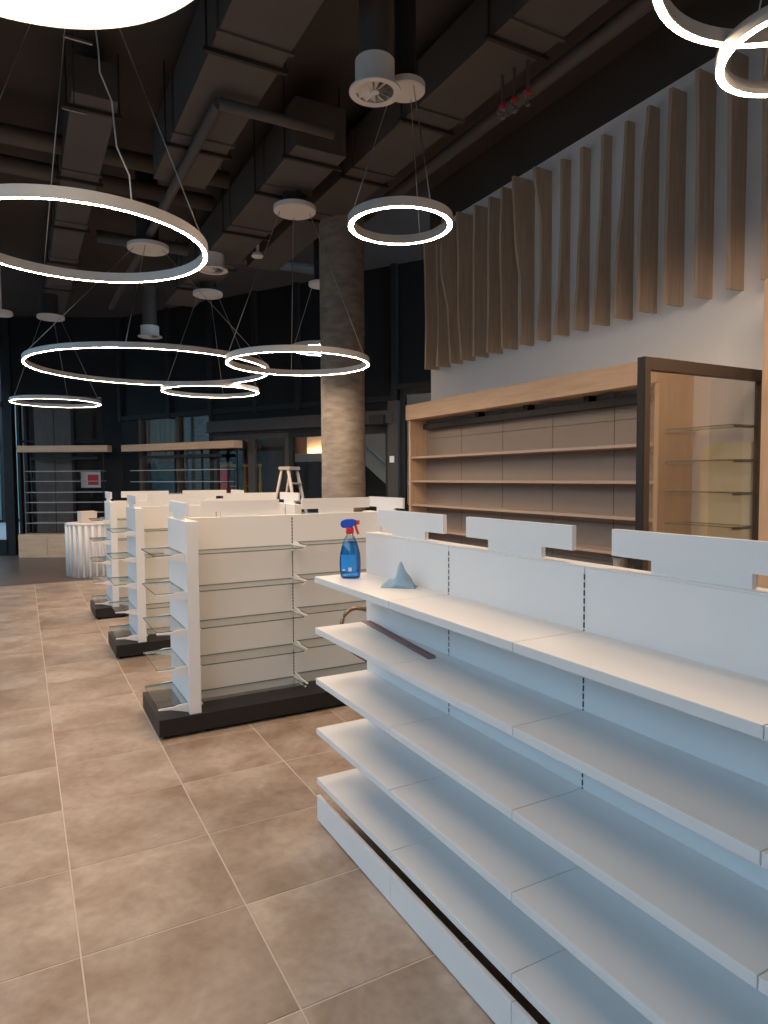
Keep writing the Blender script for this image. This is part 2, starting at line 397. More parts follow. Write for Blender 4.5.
box('sheet', lx(77), lx(97), .30, .31, 1.50, 1.86, 'label_white', pt); box('picture', lx(84), lx(95), .292, .30, 1.56, 1.80, 'red_plastic', pt); box('stand', lx(86), lx(87), .31, .33, 0, 1.86, 'black_metal', pt)
GA, GB = (-3.3, 18.6), LA
gl, GL = frame_root('window_5', GA, GB, 'tall glazing at the far left corner')
for t in (0, .25, .5, .75, .985): box('mullion', GL*t-.05, GL*t+.05, -.05, .05, 0, CEIL, 'black_metal', gl)
box('pane', 0, GL, -.008, .008, .35, 4.6, 'pane', gl); box('transom', 0, GL, -.05, .05, 0, .35, 'black_metal', gl); box('transom', 0, GL, -.05, .05, 3.3, 3.42, 'black_metal', gl)
box('panel', 0, GL, -.05, .05, 4.6, CEIL, 'black_panel', gl)

# ------------------------------------------------------------------ concrete column
col = lathe('concrete_column', [(0, 0), (.268, 0), (.268, 1.7), (.265, 1.702), (.265, 3.4), (.268, 3.402), (.268, CEIL), (0, CEIL)], 'concrete', (3.46, 7.37, 0), seg=48)
tag(col, 'round bare concrete column rising between the glass-shelf gondolas and the oak shelving', 'column')

# ------------------------------------------------------------------ solid shelf gondola
def T_outline(c, half, stem, z0, zarm, z1):
    return [(c-stem, z0), (c+stem, z0), (c+stem, zarm), (c+half, zarm), (c+half, z1), (c-half, z1), (c-half, zarm), (c-stem, zarm)]
BAY = .743
YB = [2.98-BAY*i for i in range(5)]
g0 = thing('shelf_gondola', 'long white gondola with solid white shelves, spray bottle on its top shelf', 'shelving', (1.555, YB[-1], 0))
o0 = Vector((1.555, YB[-1], 0))
def B0(name, x0, x1, y0, y1, z0, z1, mat, bevel=0, par=None):
    return box(name, x0-o0.x, x1-o0.x, y0-o0.y, y1-o0.y, z0, z1, mat, par or g0, bevel)
XF = 1.237
for a, b in zip(YB[1:], YB):
    for side in (-1, 1):
        def xs(d): return 1.555+side*d
        p0, p1 = sorted((xs(.018), xs(.036)))
        B0('back_panel', p0, p1, a+.002, b-.002, .10, 1.417, 'white_metal', .002)
        q0, q1 = sorted((xs(.318), xs(.300)))
        B0('kick_plate', q0, q1, a+.0012, b-.0012, .008, .132, 'white_metal', .002)
        for z in (.22, .47, .72, .97, 1.22):
            s0, s1 = sorted((xs(.037), xs(.318)))
            sh = B0('shelf', s0, s1, a+.0012, b-.0012, z-.030, z, 'white_metal', .003)
    prism('header_panel', T_outline((a+b)/2-o0.y, .29, .147, 1.40, 1.461, 1.541), 'x', -.009, .009, 'white_metal', g0)
for k, y in enumerate(YB):
    up = B0('upright', 1.522, 1.588, y-.012, y+.012, 0.0, 1.415, 'white_metal') if 0 < k < 4 else B0('upright', 1.519, 1.591, y-(.012 if k == 0 else 0), y+(0 if k == 0 else .012), 0, 1.415, 'white_metal', .002)
    if 0 < k < 4:
        for side in (-1, 1):
            bm = bmesh.new(); x = side*.0362; z = .13
            while z < 1.40:
                bm_box(bm, x-.0012, x+.0012, -.0024, .0024, z, z+.017); z += .025
            sl = link('slot_shade_strip', mesh_from(bm, 'slot_shade_strip', 'slot_shade'), (1.555-o0.x, y-o0.y, 0), up); sl['kind'] = 'stuff'  # raised dark boxes draw the shade of the slot holes
B0('top_cap', 1.5195, 1.5905, YB[-1], YB[0], 1.4175, 1.423, 'white_metal', .001)

# ------------------------------------------------------------------ glass shelf gondolas
def glass_gondola(cy, label, first=None):
    if first: 
        c = copy_tree(first); c.location = (0, cy, 0); tag(c, label, 'shelving', 'glass-shelf gondolas set across the aisle'); return c
    g = thing('glass_shelf_gondola', label, 'shelving', (0, cy, 0), 0, 'glass-shelf gondolas set across the aisle')
    X0, X1, X2 = 1.015, 1.775, 2.535
    bs = box('plinth', .735, 2.815, -.335, .335, .022, .135, 'black_plinth', g, .003)
    for x in (.78, 1.06, 1.775, 2.5, 2.77):
        for y in (-.29, .29): lathe('levelling_foot', [(0, 0), (.02, 0), (.02, .008), (.008, .012), (.008, .024), (0, .024)], 'black_metal', (x, y, 0), g, 12)
    for sx, (a, b) in ((-1, (.935, 1.012)), (1, (2.538, 2.615))):
        box('end_panel', a, b, -.315, .30, .130, 1.417, 'white_metal', g, .003)
        xm = a+.018 if sx < 0 else b-.018
        prism('header_panel', T_outline(-.005, .285, .145, 1.40, 1.456, 1.538), 'x', xm-.009, xm+.009, 'white_metal', g)
        xo, xe = (a, a-.195) if sx < 0 else (b, b+.195)
        for z in (.20, .45, .70, .95, 1.20):
            glass_slab('glass_shelf', min(xo, xe), max(xo, xe), -.275, .265, z-.008, z, g)
            for y in (-.283, .272):
                pts = [(xo, z-.055), (xo, z+.004), (xo+(xe-xo)*.28, z+.004), (xo+(xe-xo)*.5, z-.006), (xe, z-.006), (xe, z-.016), (xo+(xe-xo)*.6, z-.022)]
                prism('shelf_bracket', pts, 'y', y-.006, y+.006, 'white_metal', g)
    for a, b in ((X0, X1), (X1, X2)):
        for side in (-1, 1):
            p0, p1 = sorted((side*.020, side*.034))
            box('back_panel', a+.002, b-.002, p0, p1, .13, 1.417, 'white_metal', g, .002)
            for z in (.20, .45, .70, .95, 1.20):
                zz = z+(0.02 if a > 1.5 else 0)
                q0, q1 = sorted((side*.045, side*.290))
                glass_slab('glass_shelf', a+.012, b-.012, q0, q1, zz-.008, zz, g)
                for x in (a+.008, b-.008):
                    pts = [(side*.034, zz-.05), (side*.034, zz+.004), (side*.11, zz+.004), (side*.16, zz-.008), (side*.292, zz-.008), (side*.292, zz-.018), (side*.15, zz-.024)]
                    prism('shelf_bracket', pts, 'x', x-.004, x+.004, 'white_metal', g)
        prism('header_panel', T_outline((a+b)/2, .29, .147, 1.40, 1.461, 1.541), 'y', -.009, .009, 'white_metal', g)
    up = box('upright', X1-.013, X1+.013, -.0335, .0335, .13, 1.415, 'white_metal', g)
    for side in (-1, 1):
        bm = bmesh.new(); z = .16
        while z < 1.40:
            bm_box(bm, -.004, .004, side*.0345-.0012, side*.0345+.0012, z, z+.018); z += .025
        sl = link('slot_shade_strip', mesh_from(bm, 'slot_shade_strip', 'slot_shade'), (X1, 0, 0), up); sl['kind'] = 'stuff'  # slot-hole shade drawn as small dark boxes
    box('top_cap', X0, X2, -.034, .034, 1.4175, 1.423, 'white_metal', g, .001)
    return g
g1 = glass_gondola(4.735, 'white glass-shelf gondola on black plinth, right behind the solid-shelf gondola')
glass_gondola(6.95, 'white glass-shelf gondola on black plinth, middle one of three', g1)
glass_gondola(8.97, 'white glass-shelf gondola on black plinth, next to the fluted round counter', g1)

# ------------------------------------------------------------------ oak wall shelving
u = thing('wall_shelving', 'oak wall shelving unit with taupe back panels and empty shelves', 'shelving', (4.22, 3.42, 0))
uo = Vector((4.22, 3.42, 0))
def BU(name, x0, x1, y0, y1, z0, z1, mat, bevel=0, par=None): return box(name, x0-uo.x, x1-uo.x, y0-uo.y, y1-uo.y, z0, z1, mat, par or u, bevel)
UY0, UY1 = 3.42, 7.10
BU('end_panel', 4.225, 4.62, UY0, UY0+.04, 0, 2.40, 'light_wood_v', .002)
BU('end_panel', 4.225, 4.62, UY1-.04, UY1, 0, 2.40, 'light_wood_v', .002)
BU('fascia', 4.20, 4.62, UY0, UY1+.03, 2.40, 2.582, 'light_wood', .003)
ub = [7.06-i*.75 for i in range(5)] + [UY0+.04]
for a, b in zip(ub[1:], ub):
    for z0, z1 in ((.12, .95), (.96, 1.28), (1.29, 1.60), (1.61, 1.90), (1.91, 2.16), (2.17, 2.40)):
        BU('back_panel', 4.46, 4.475, a+.004, b-.004, z0+.001, z1+.007, 'taupe_panel')
    for z in (.50, .79, 1.08, 1.37, 1.66, 1.95):
        BU('shelf', 4.235, 4.459, a+.001, b-.001, z-.025, z, 'shelf_taupe', .002)
for y in ub[1:-1]: BU('slotted_upright', 4.462, 4.49, y-.008, y+.008, .1, 2.40, 'taupe_seam')
BU('backing', 4.485, 4.62, UY0+.04, UY1-.04, 0, 2.40, 'taupe_panel')
BU('base', 4.24, 4.46, UY0+.04, UY1-.04, 0, .12, 'light_wood', .002)
lr = BU('light_rail', 4.36, 4.44, UY0+.05, UY1-.12, 2.28, 2.345, 'black_metal', .004)
for y in (4.3, 5.1, 5.9): BU('rail_clip', 4.37, 4.46, y-.03, y+.03, 2.345, 2.40, 'black_metal', 0, u)
for y in (4.0, 4.75, 5.5, 6.25): 
    dl = lathe('downlight', [(0, 0), (.05, 0), (.055, .004), (0, .004)], 'steel', (4.30-uo.x, y-uo.y, 2.395), u, 20)

# wavy timber fins
fin_t = thing('timber_fin_screen', 'row of wavy vertical timber fins fixed high on the white wall', 'wall decoration', (4.62, 2.80, 3.03))
# (junction px widths -> depths) top, upper-mid, lower-mid, bottom in metres
FD = [(.22, .20, .19, .20), (.20, .19, .17, .19), (.28, .30, .20, .17), (.25, .23, .23, .19), (.19, .20, .20, .20), (.18, .19, .19, .20), (.21, .23, .21, .20), (.27, .24, .17, .16), (.22, .13, .12, .16),
      (.10, .10, .12, .17), (.10, .10, .13, .17), (.10, .11, .15, .19), (.09, .12, .18, .21), (.12, .18, .21, .205), (.17, .19, .20, .195), (.20, .18, .175, .17), (.20, .175, .165, .155), (.19, .17, .16, .15)]
for i, dd in enumerate(FD):
    y = 7.02-.2485*i
    bm = bmesh.new(); n = 16; loop = []
    for k in range(n+1):
        t = k/n*3; a = min(int(t), 2); f = t-a; f = f*f*(3-2*f)
        dep = dd[a]*(1-f)+dd[a+1]*f
        loop.append((dep, 4.66-3.03-(1.63)*k/n))
    A = []; Bq = []
    for dep, z in loop:
        A.append((bm.verts.new((-dep, -.016, z)), bm.verts.new((-dep, .016, z)))); Bq.append((bm.verts.new((0, -.016, z)), bm.verts.new((0, .016, z))))
    for k in range(n):
        bm.faces.new([A[k][0], A[k][1], A[k+1][1], A[k+1][0]])
        bm.faces.new([A[k][0], A[k+1][0], Bq[k+1][0], Bq[k][0]]); bm.faces.new([A[k][1], Bq[k][1], Bq[k+1][1], A[k+1][1]])
        bm.faces.new([Bq[k][0], Bq[k+1][0], Bq[k+1][1], Bq[k][1]])
    bm.faces.new([A[0][0], Bq[0][0], Bq[0][1], A[0][1]]); bm.faces.new([A[n][0], A[n][1], Bq[n][1], Bq[n][0]])
    bmesh.ops.recalc_face_normals(bm, faces=bm.faces[:])
    link('fin', mesh_from(bm, 'fin', 'fin_wood'), (0, y-2.80, 0), fin_t)

# glass screen, niche shelves, board, oak pier
gs = thing('glass_screen', 'tinted glass screen in a brown metal frame standing beside the oak shelving', 'screen', (3.92, 2.82, 0))
def BG(name, x0, x1, y0, y1, z0, z1, mat, bevel=.002): return box(name, x0-3.92, x1-3.92, y0-2.82, y1-2.82, z0, z1, mat, gs, bevel)
BG('frame_post', 3.334, 3.382, 2.80, 2.856, 0, 2.42, 'bronze_frame'); BG('frame_post', 4.505, 4.565, 2.80, 2.856, 0, 2.42, 'bronze_frame')
BG('frame_rail', 3.382, 4.505, 2.80, 2.856, 2.345, 2.42, 'bronze_frame'); BG('frame_rail', 3.382, 4.505, 2.80, 2.856, 0, .09, 'bronze_frame')
BG('edge_seal', 3.328, 3.334, 2.802, 2.856, 0, 2.42, 'black_metal', 0)
BG('pane', 3.382, 4.505, 2.818, 2.826, .09, 2.335, 'screen_glass', 0)
nz = thing('niche_shelving', 'white slatted niche with thin glass shelves behind the glass screen', 'shelving', (4.62, 3.13, 0))
for z in (1.34, 1.58, 1.81, 2.05): glass_slab('glass_shelf', -.32, -.06, -.27, .285, z-.006, z, nz)
for z in (1.34, 1.58, 1.81, 2.05):
    for y in (-.26, .275): box('bracket', -.32, 0, y-.004, y+.004, z-.022, z-.006, 'steel', nz)
pts = []
for k in range(9): a = PI/2*k/8; pts.append((.30-.12+.12*math.sin(a)-.15, 1.95-.12+.12*math.cos(a)))
yb = tag(prism('rounded_board', [(2.915, 0), (3.32, 0)] + [(3.32-.12+.12*math.cos(PI/2*k/8), 1.94-.12+.12*math.sin(PI/2*k/8)) for k in range(9)] + [(2.915, 1.94)], 'x', 4.575, 4.60, 'yellow_board'), 'pale yellow board with a rounded corner leaning on the wall behind the glass screen', 'board')
pier = thing('oak_pier', 'tall oak clad pier next to the glass screen', 'pier', (4.43, 1.562, 0))
for k in range(3): box('panel', -.19, .19, -1.1+k*.727+.002, -1.1+(k+1)*.727-.002, 0, 2.96, 'light_wood_v', pier, .003)

# small basket on the oak shelving
bk = thing('mesh_basket', 'small dark mesh cup on a lower shelf of the oak unit', 'basket', (4.35, 3.88, 0.79))
lathe('cup', [(0, 0), (.045, 0), (.062, .225), (.054, .225), (.04, .008), (0, .008)], 'basket', (0, 0, 0), bk, 24)
lathe('rim', [(.056, .22), (.066, .22), (.066, .235), (.056, .235), (.056, .22)], 'steel', (0, 0, 0), bk, 24)

# ------------------------------------------------------------------ things on the solid shelf gondola
sb = thing('spray_bottle', 'blue window cleaner spray bottle with red and blue trigger head', 'bottle', (1.368, 2.85, 1.22), math.radians(-40))
def oval(name, prof, mat, parent, sx=1.04, sy=.80, seg=28):
    bm = bmesh.new(); bm_lathe(bm, prof, seg)
    for v in bm.verts: v.co.x *= sx; v.co.y *= sy
    bmesh.ops.recalc_face_normals(bm, faces=bm.faces[:])
    return link(name, mesh_from(bm, name, mat), (0, 0, 0), parent)
body = oval('body', [(0, 0), (.040, .0), (.046, .006), (.049, .03), (.050, .08), (.047, .12), (.038, .155), (.030, .18), (.024, .195), (.017, .203), (.016, .216), (0, .216)], 'clear_plastic', sb)
oval('liquid', [(0, .003), (.038, .003), (.0445, .008), (.0475, .03), (.0485, .08), (.0455, .12), (.0365, .155), (.030, .176), (0, .176)], 'blue_liquid', sb)
bm = bmesh.new()
for s in (-1,):
    n = 8
    for k in range(n):
        a0, a1 = -.75+1.5*k/n, -.75+1.5*(k+1)/n
        vs = [(.0525*math.sin(a), s*.0525*.80*math.cos(a), z) for a, z in ((a0, .035), (a1, .035), (a1, .115), (a0, .115))]
        bm.faces.new([bm.verts.new(v) for v in vs])
link('label', mesh_from(bm, 'label', 'label_blue'), (0, 0, 0), body)
bm = bmesh.new()
for x0, x1, z0, z1 in ((.002, .018, .038, .055), (-.026, -.014, .040, .047)):
    for s in (-1,):
        y = s*.0525*.807
        vs = [(x0, y, z0), (x1, y, z0), (x1, y, z1), (x0, y, z1)]; bm.faces.new([bm.verts.new(v) for v in vs])
link('label_print', mesh_from(bm, 'label_print', 'label_white'), (0, 0, 0), body)
lathe('collar', [(0, .212), (.018, .212), (.0195, .216), (.0185, .238), (.014, .242), (0, .242)], 'red_plastic', (0, 0, 0), sb, 20)
prism('sprayer_head', [(-.045, .255), (-.035, .240), (.010, .240), (.018, .252), (.034, .256), (.034, .276), (.012, .283), (-.020, .282), (-.040, .272)], 'y', -.012, .012, 'blue_plastic', sb, bevel=.003)
prism('nozzle', [(.034, .256), (.046, .257), (.046, .277), (.034, .276)], 'y', -.010, .010, 'red_plastic', sb)
prism('trigger', [(.020, .258), (.032, .256), (.036, .238), (.046, .212), (.038, .208), (.028, .232)], 'y', -.006, .006, 'red_plastic', sb)

# crumpled cloth: two folded lobes from a flat base
bm = bmesh.new(); nu, nv = 22, 14; V = []
for i in range(nu+1):
    row = []
    for j in range(nv+1):
        a, b = i/nu, j/nv
        x = -.075+.15*a; y = -.04+.08*b
        P_ = [(0, .012), (.12, .030), (.32, .034), (.40, .050), (.46, .098), (.53, .106), (.60, .098), (.70, .078), (.82, .048), (.93, .018), (1, .004)]
        for (a0, h0), (a1, h1) in zip(P_, P_[1:]):
            if a0 <= a <= a1: hh = h0+(h1-h0)*(a-a0)/(a1-a0)
        z = .004 + hh*max(0, 1-abs(2*b-1)**1.3)*(1+.10*math.sin(19*a+7*b)); ridge = 0
        row.append(bm.verts.new((x + .02*ridge/.1, y, max(z, .004))))
    V.append(row)
for i in range(nu):
    for j in range(nv):
        f = bm.faces.new([V[i][j], V[i+1][j], V[i+1][j+1], V[i][j+1]]); f.smooth = True
cl = link('cleaning_cloth', mesh_from(bm, 'cleaning_cloth', 'blue_cloth'), (1.437, 2.50, 1.2165), None, math.radians(-42))
md = cl.modifiers.new('thickness', 'SOLIDIFY'); md.thickness = .004
tag(cl, 'crumpled pale blue cleaning cloth on the top shelf beside the spray bottle', 'cloth')

# brown plastic edge strip
st = thing('edge_strip', 'thin brown plastic edging strip lying on the second shelf from the top', 'strip', (1.468, 2.605, .970), math.atan2(2.975-2.235, 1.50-1.42)-PI/2)
box('web', -.017, .017, -.385, .385, 0, .004, 'brown_strip', st); box('flange', .013, .017, -.385, .385, .004, .011, 'brown_strip', st)

# bent tube trolley between the gondolas
tr = thing('tube_trolley', 'bronze tubular trolley frame half hidden behind the solid-shelf gondola', 'trolley', (1.98, 3.60, 0))
P = [(.12, 0, .805), (-.262, 0, .925), (-.335, 0, .80), (-.28, 0, .665), (.12, 0, .395)]
tube('handle_loop', arc_pts(P, .085), .0125, 'bronze_tube', tr, 10)
for y in (0, .36): tube('post', [(.12, y, .18), (.12, y, .83)], .0125, 'bronze_tube', tr, 10)
for z in (.30, .82): tube('cross_bar', [(.12, 0, z), (.12, .36, z)], .011, 'bronze_tube', tr, 10)
box('deck', .02, .52, -.04, .40, .16, .18, 'mall_dark', tr, .003)
for x in (.08, .46):
    for y in (.02, .34):
        bm = bmesh.new(); bm_lathe(bm, [(0, -.015), (.06, -.015), (.065, -.01), (.065, .01), (.06, .015), (0, .015)], 20)
        bmesh.ops.rotate(bm, verts=bm.verts[:], matrix=Matrix.Rotation(PI/2, 3, 'X'))
        cw = link('caster', mesh_from(bm, 'caster', 'black_metal'), (x, y, .065), tr)
        box('fork', x-.02, x+.02, y-.02, y+.02, .10, .16, 'steel', tr)

# ------------------------------------------------------------------ ring pendants
CAN_Z = 4.40
def ring_pendant(c, D, can, label, wdt=.040, hgt=.06, can_r=.2, group='ring pendant lamps', wires=(90, 210, 330), top=CEIL, wavy=False):
    t = thing('ring_pendant_lamp', label, 'lamp', c, 0, group)
    if D > 1.3: wdt = .030
    R_, r_ = D/2, D/2-wdt
    lathe('housing', [(R_, .004), (R_, hgt), (r_, hgt), (r_, .004), (r_+.004, 0), (r_+.004, .004), (R_-.004, .004), (R_-.004, 0), (R_, .004)], 'alu_housing', (0, 0, 0), t, 72)
    lathe('diffuser', [(r_+.004, .002), (R_-.004, .002)], 'ring_light' if D < 1.3 else 'ring_light_slim', (0, 0, 0), t, 72, sharp=False)
    cz = can[2]-c[2]; cx, cy = can[0]-c[0], can[1]-c[1]
    ca = lathe('canopy', [(0, 0), (can_r-.008, 0), (can_r, .008), (can_r, .05), (0, .05)], 'plastic_white', (cx, cy, cz), t, 40)
    lathe('ceiling_mount', [(0, .05), (can_r*.55, .05), (can_r*.55, top-can[2]), (0, top-can[2])], 'duct_seam', (cx, cy, cz), ca, 20)
    for a in wires:
        a = math.radians(a); rm = (R_+r_)/2
        tube('cable', [(rm*math.cos(a), rm*math.sin(a), hgt-.004), (cx+can_r*.7*math.cos(a), cy+can_r*.7*math.sin(a), cz+.004)], .0035, 'steel', t, 6)
    a = math.radians(285); rm = (R_+r_)/2
    n = 9; p0 = Vector((rm*math.cos(a), rm*math.sin(a), hgt-.004)); p1 = Vector((cx+can_r*.4*math.cos(a), cy+can_r*.4*math.sin(a), cz+.004))
    if wavy: tube('power_cord', [p0.lerp(p1, k/n)+Vector((.02*math.sin(2.1*k), .02*math.cos(1.7*k), 0))*(0 if k in (0, n) else 1) for k in range(n+1)], .004, 'plastic_white', t, 6)
    return t
def can_at(c, f=0.0): return (c[0], c[1], CAN_Z)
ring_pendant((2.306, 3.975, 3.392), .71, (2.454, 4.15, CAN_Z), 'small glowing ring lamp hanging from a disc beside the swirl air outlet', can_r=.14, wires=(35, 155, 275))
ring_pendant((2.463, 6.283, 2.824), 1.42, (2.53, 6.50, CAN_Z), 'glowing ring lamp in front of the concrete column', can_r=.215, wires=(345, 165, 75), top=4.58)
ring_pendant((1.451, 8.56, 3.03), 2.82, (1.40, 8.36, CAN_Z), 'largest glowing ring lamp, above the gondola beside the fluted counter', can_r=.235, wires=(185, 330, 250))
ring_pendant((2.50, 9.907, 2.97), 1.40, (2.51, 10.02, CAN_Z), 'glowing ring lamp seen just below the largest ring', can_r=.215, wires=(150, 330, 60), top=4.58)
ring_pendant((.562, 12.648, 2.987), 1.40, (.52, 12.66, CAN_Z), 'glowing ring lamp above the fluted round counter', can_r=.215, wires=(160, 340, 70), top=4.80)
ring_pendant((.35, 4.25, 3.03), 1.40, (.35, 4.15, CAN_Z), 'glowing ring lamp over the tiled aisle with a loose power cord', can_r=.215, wires=(105, 345, 215), wavy=True)
ring_pendant((3.86, 8.92, 3.53), .85, (3.80, 8.80, CAN_Z), 'glowing ring lamp half hidden behind the concrete column', can_r=.17, wires=(150, 30, 270))
ring_pendant((2.62, 1.42, 3.62), 1.20, (2.62, 1.42, CAN_Z), 'wide glowing ring lamp overhead, nearest the oak pier', can_r=.2, wires=(150, 30, 270))
ring_pendant((3.105, 1.777, 3.569), .71, (3.105, 1.80, CAN_Z), 'small glowing ring lamp tucked behind the wide overhead ring', can_r=.165, wires=(60, 180, 300), top=4.74)
# flat disc lamp
t = thing('disc_pendant_lamp', 'large flat glowing disc lamp hanging over the aisle', 'lamp', (-.042, 2.273, 3.444))
lathe('housing', [(.70, .0), (.705, .004), (.705, .055), (.60, .08), (0, .08)], 'alu_housing', (0, 0, 0), t, 80)
lathe('diffuser', [(0, .002), (.672, .002)], 'disc_light', (0, 0, 0), t, 80, sharp=False)
lathe('rim_light', [(.672, .0015), (.698, .0015)], 'disc_rim_light', (0, 0, 0), t, 80, sharp=False)
for a in (90, 210, 330):
    a = math.radians(a); tube('cable', [(.5*math.cos(a), .5*math.sin(a), .07), (.1*math.cos(a), .1*math.sin(a), CAN_Z-3.444)], .0035, 'steel', t, 6)
lathe('canopy', [(0, 0), (.2, 0), (.2, .05), (0, .05)], 'plastic_white', (0, 0, CAN_Z-3.444), t, 40)
lathe('ceiling_mount', [(0, .05), (.1, .05), (.1, CEIL-CAN_Z), (0, CEIL-CAN_Z)], 'duct_seam', (0, 0, CAN_Z-3.444), t, 20)

# ------------------------------------------------------------------ swirl air outlets
def air_outlet(c, r, label, top=CEIL):
    t = thing('air_outlet', label, 'air vent', c, 0, 'round swirl air outlets')
    lathe('face_ring', [(r, 0), (r, .012), (r*.78, .012), (r*.72, .004), (r*.74, 0), (r, 0)], 'plastic_white', (0, 0, 0), t, 40)
    lathe('drum', [(r*.76, .012), (r*.76, .20), (0, .20)], 'plastic_white', (0, 0, 0), t, 40)
    lathe('hub', [(0, 0), (r*.16, 0), (r*.16, .03), (0, .03)], 'plastic_white', (0, 0, 0), t, 20)
    for k in range(12):
        a = 2*PI*k/12; bm = bmesh.new()
        ca, sa = math.cos(a), math.sin(a); cb, sbn = math.cos(a+.42), math.sin(a+.42)
        vs = [bm.verts.new(p) for p in ((r*.15*ca, r*.15*sa, .004), (r*.74*ca, r*.74*sa, .004), (r*.74*cb, r*.74*sbn, .034), (r*.15*cb, r*.15*sbn, .034))]
        bm.faces.new(vs); link('vane', mesh_from(bm, 'vane', 'plastic_white'), (0, 0, 0), t)
    lathe('duct_stub', [(0, .2), (r*.6, .2), (r*.6, top-c[2]), (0, top-c[2])], 'duct', (0, 0, 0), t, 24)
    return t
air_outlet((2.142, 4.018, 4.25), .172, 'round white swirl air outlet beside the disc of the smallest hanging ring')
air_outlet((2.256, 8.72, 4.38), .19, 'round white swirl air outlet near the concrete column, over the middle gondola', 4.60)
air_outlet((2.225, 13.3, 4.38), .22, 'round white swirl air outlet farthest back near the glass doors')
sn = tag(lathe('ceiling_sensor', [(0, 0), (.07, 0), (.08, .012), (.06, .05), (.02, .05), (.02, CEIL-4.5), (0, CEIL-4.5)], 'plastic_white', (2.72, 8.3, 4.5)), 'small white round ceiling sensor among the ducts', 'sensor')
sn = tag(lathe('ceiling_speaker', [(0, 0), (.18, 0), (.19, .01), (.19, .06), (.03, .07), (.03, CEIL-4.4), (0, CEIL-4.4)], 'plastic_white', (-.225, 12.73, 4.4)), 'white ceiling disc at the far left above the counter', 'ceiling disc')

# ------------------------------------------------------------------ ducts and pipes
def duct(x0, x1, y0, y1, z0, z1, seams, label):
    t = thing('air_duct', label, 'duct', ((x0+x1)/2, (y0+y1)/2, z0)); cx, cy = (x0+x1)/2, (y0+y1)/2
    ys = [y0]+seams+[y1]
    for a, b in zip(ys, ys[1:]):
        box('duct_section', x0-cx, x1-cx, a-cy, b-cy, 0, z1-z0, 'duct', t, .006)
    for s in seams: box('flange', x0-cx-.018, x1-cx+.018, s-cy-.014, s-cy+.014, -.018, z1-z0, 'duct', t)
    for s in ys[:-1]:
        for x in (x0-cx-.03, x1-cx+.03): box('hanger_rod', x-.006, x+.006, s-cy+.2, s-cy+.212, -.03, CEIL-z0, 'duct_seam', t)
        box('hanger_bar', x0-cx-.05, x1-cx+.05, s-cy+.19, s-cy+.222, -.03, -.001, 'duct_seam', t)
    return t
duct(1.22, 1.72, .6, 6.9, 4.62, 5.1, [2.6, 4.45, 5.9], 'wide black air duct running above the aisle')
duct(2.18, 2.66, 5.55, 11.5, 4.58, 5.0, [6.4, 7.6, 9.0, 10.2], 'lower black air duct above the middle gondola')
duct(2.95, 3.40, .8, 9.5, 4.74, 5.1, [2.4, 3.6, 4.8, 6.0, 7.2], 'black air duct running beside the white wall')
duct(-.9, -.25, 1.0, 12.0, 4.72, 5.15, [2.8, 4.6, 6.4, 8.2, 10.0], 'black air duct on the street side of the aisle')
duct(.45, .80, 6.0, 14.0, 4.80, 5.1, [7.5, 9.0, 10.5, 12.0], 'narrow black air duct above the largest ring lamp')
def pipe(pts, r, label):
    o = tube('ceiling_pipe', pts, r, 'duct', None, 14); tag(o, label, 'pipe'); return o
pipe([(1.40, 5.15, 4.54), (2.35, 5.15, 4.54)], .045, 'black pipe crossing under the wide air duct')
pipe([(1.40, 5.15, 4.54), (1.40, 12, 4.54)], .045, 'black pipe running along the wide air duct')
pipe([(0.98, 9.8, 4.95), (4.6, 9.8, 4.95)], .08, 'thick black pipe crossing at the far end')
pipe([(3.75, 0.5, 4.85), (3.75, 7.4, 4.85)], .06, 'black pipe nearest the timber fins')
pipe([(-3.2, 7.4, 4.98), (2.1, 7.4, 4.98)], .09, 'thick black pipe crossing above the largest ring lamp')
pipe([(-3.2, 8.1, 4.98), (2.1, 8.1, 4.98)], .09, 'thick black pipe behind another crossing pipe')
for k, (x, y) in enumerate(((3.30, 4.13), (3.325, 4.02), (3.35, 3.90))):
    t = thing('pipe_valve', 'small steel ceiling fitting with red cap under the duct by the white wall', 'fitting', (x, y, 4.42), .4*k, 'red capped ceiling fittings')
    lathe('body', [(0, 0), (.018, 0), (.02, .01), (.012, .02), (.012, .05), (.02, .06), (.02, .075), (0, .075)], 'brass_hardware', (0, 0, 0), t, 14)
    lathe('cap', [(0, .075), (.026, .075), (.026, .10), (0, .10)], 'red_plastic', (0, 0, 0), t, 14)
    box('arm', -.045, .045, -.008, .008, .03, .046, 'brass_hardware', t); lathe('drop_pipe', [(0, .1), (.012, .1), (.012, 4.74-4.42), (0, 4.74-4.42)], 'duct', (0, 0, 0), t, 10)
for k, (x, y) in enumerate(((.42, 5.0), (.46, 5.95))):
    t = thing('cable_hanger', ('short bright hanger bar under the black ceiling, nearer the disc lamp', 'short bright hanger bar under the black ceiling, nearer the ring with a loose cord')[k], 'hanger', (x, y, 4.62), 0, 'bright hanger bars')
    box('bar', -.09, .09, -.008, .008, 0, .014, 'steel', t); box('rod', -.004, .004, -.004, .004, .014, CEIL-4.62, 'duct_seam', t)

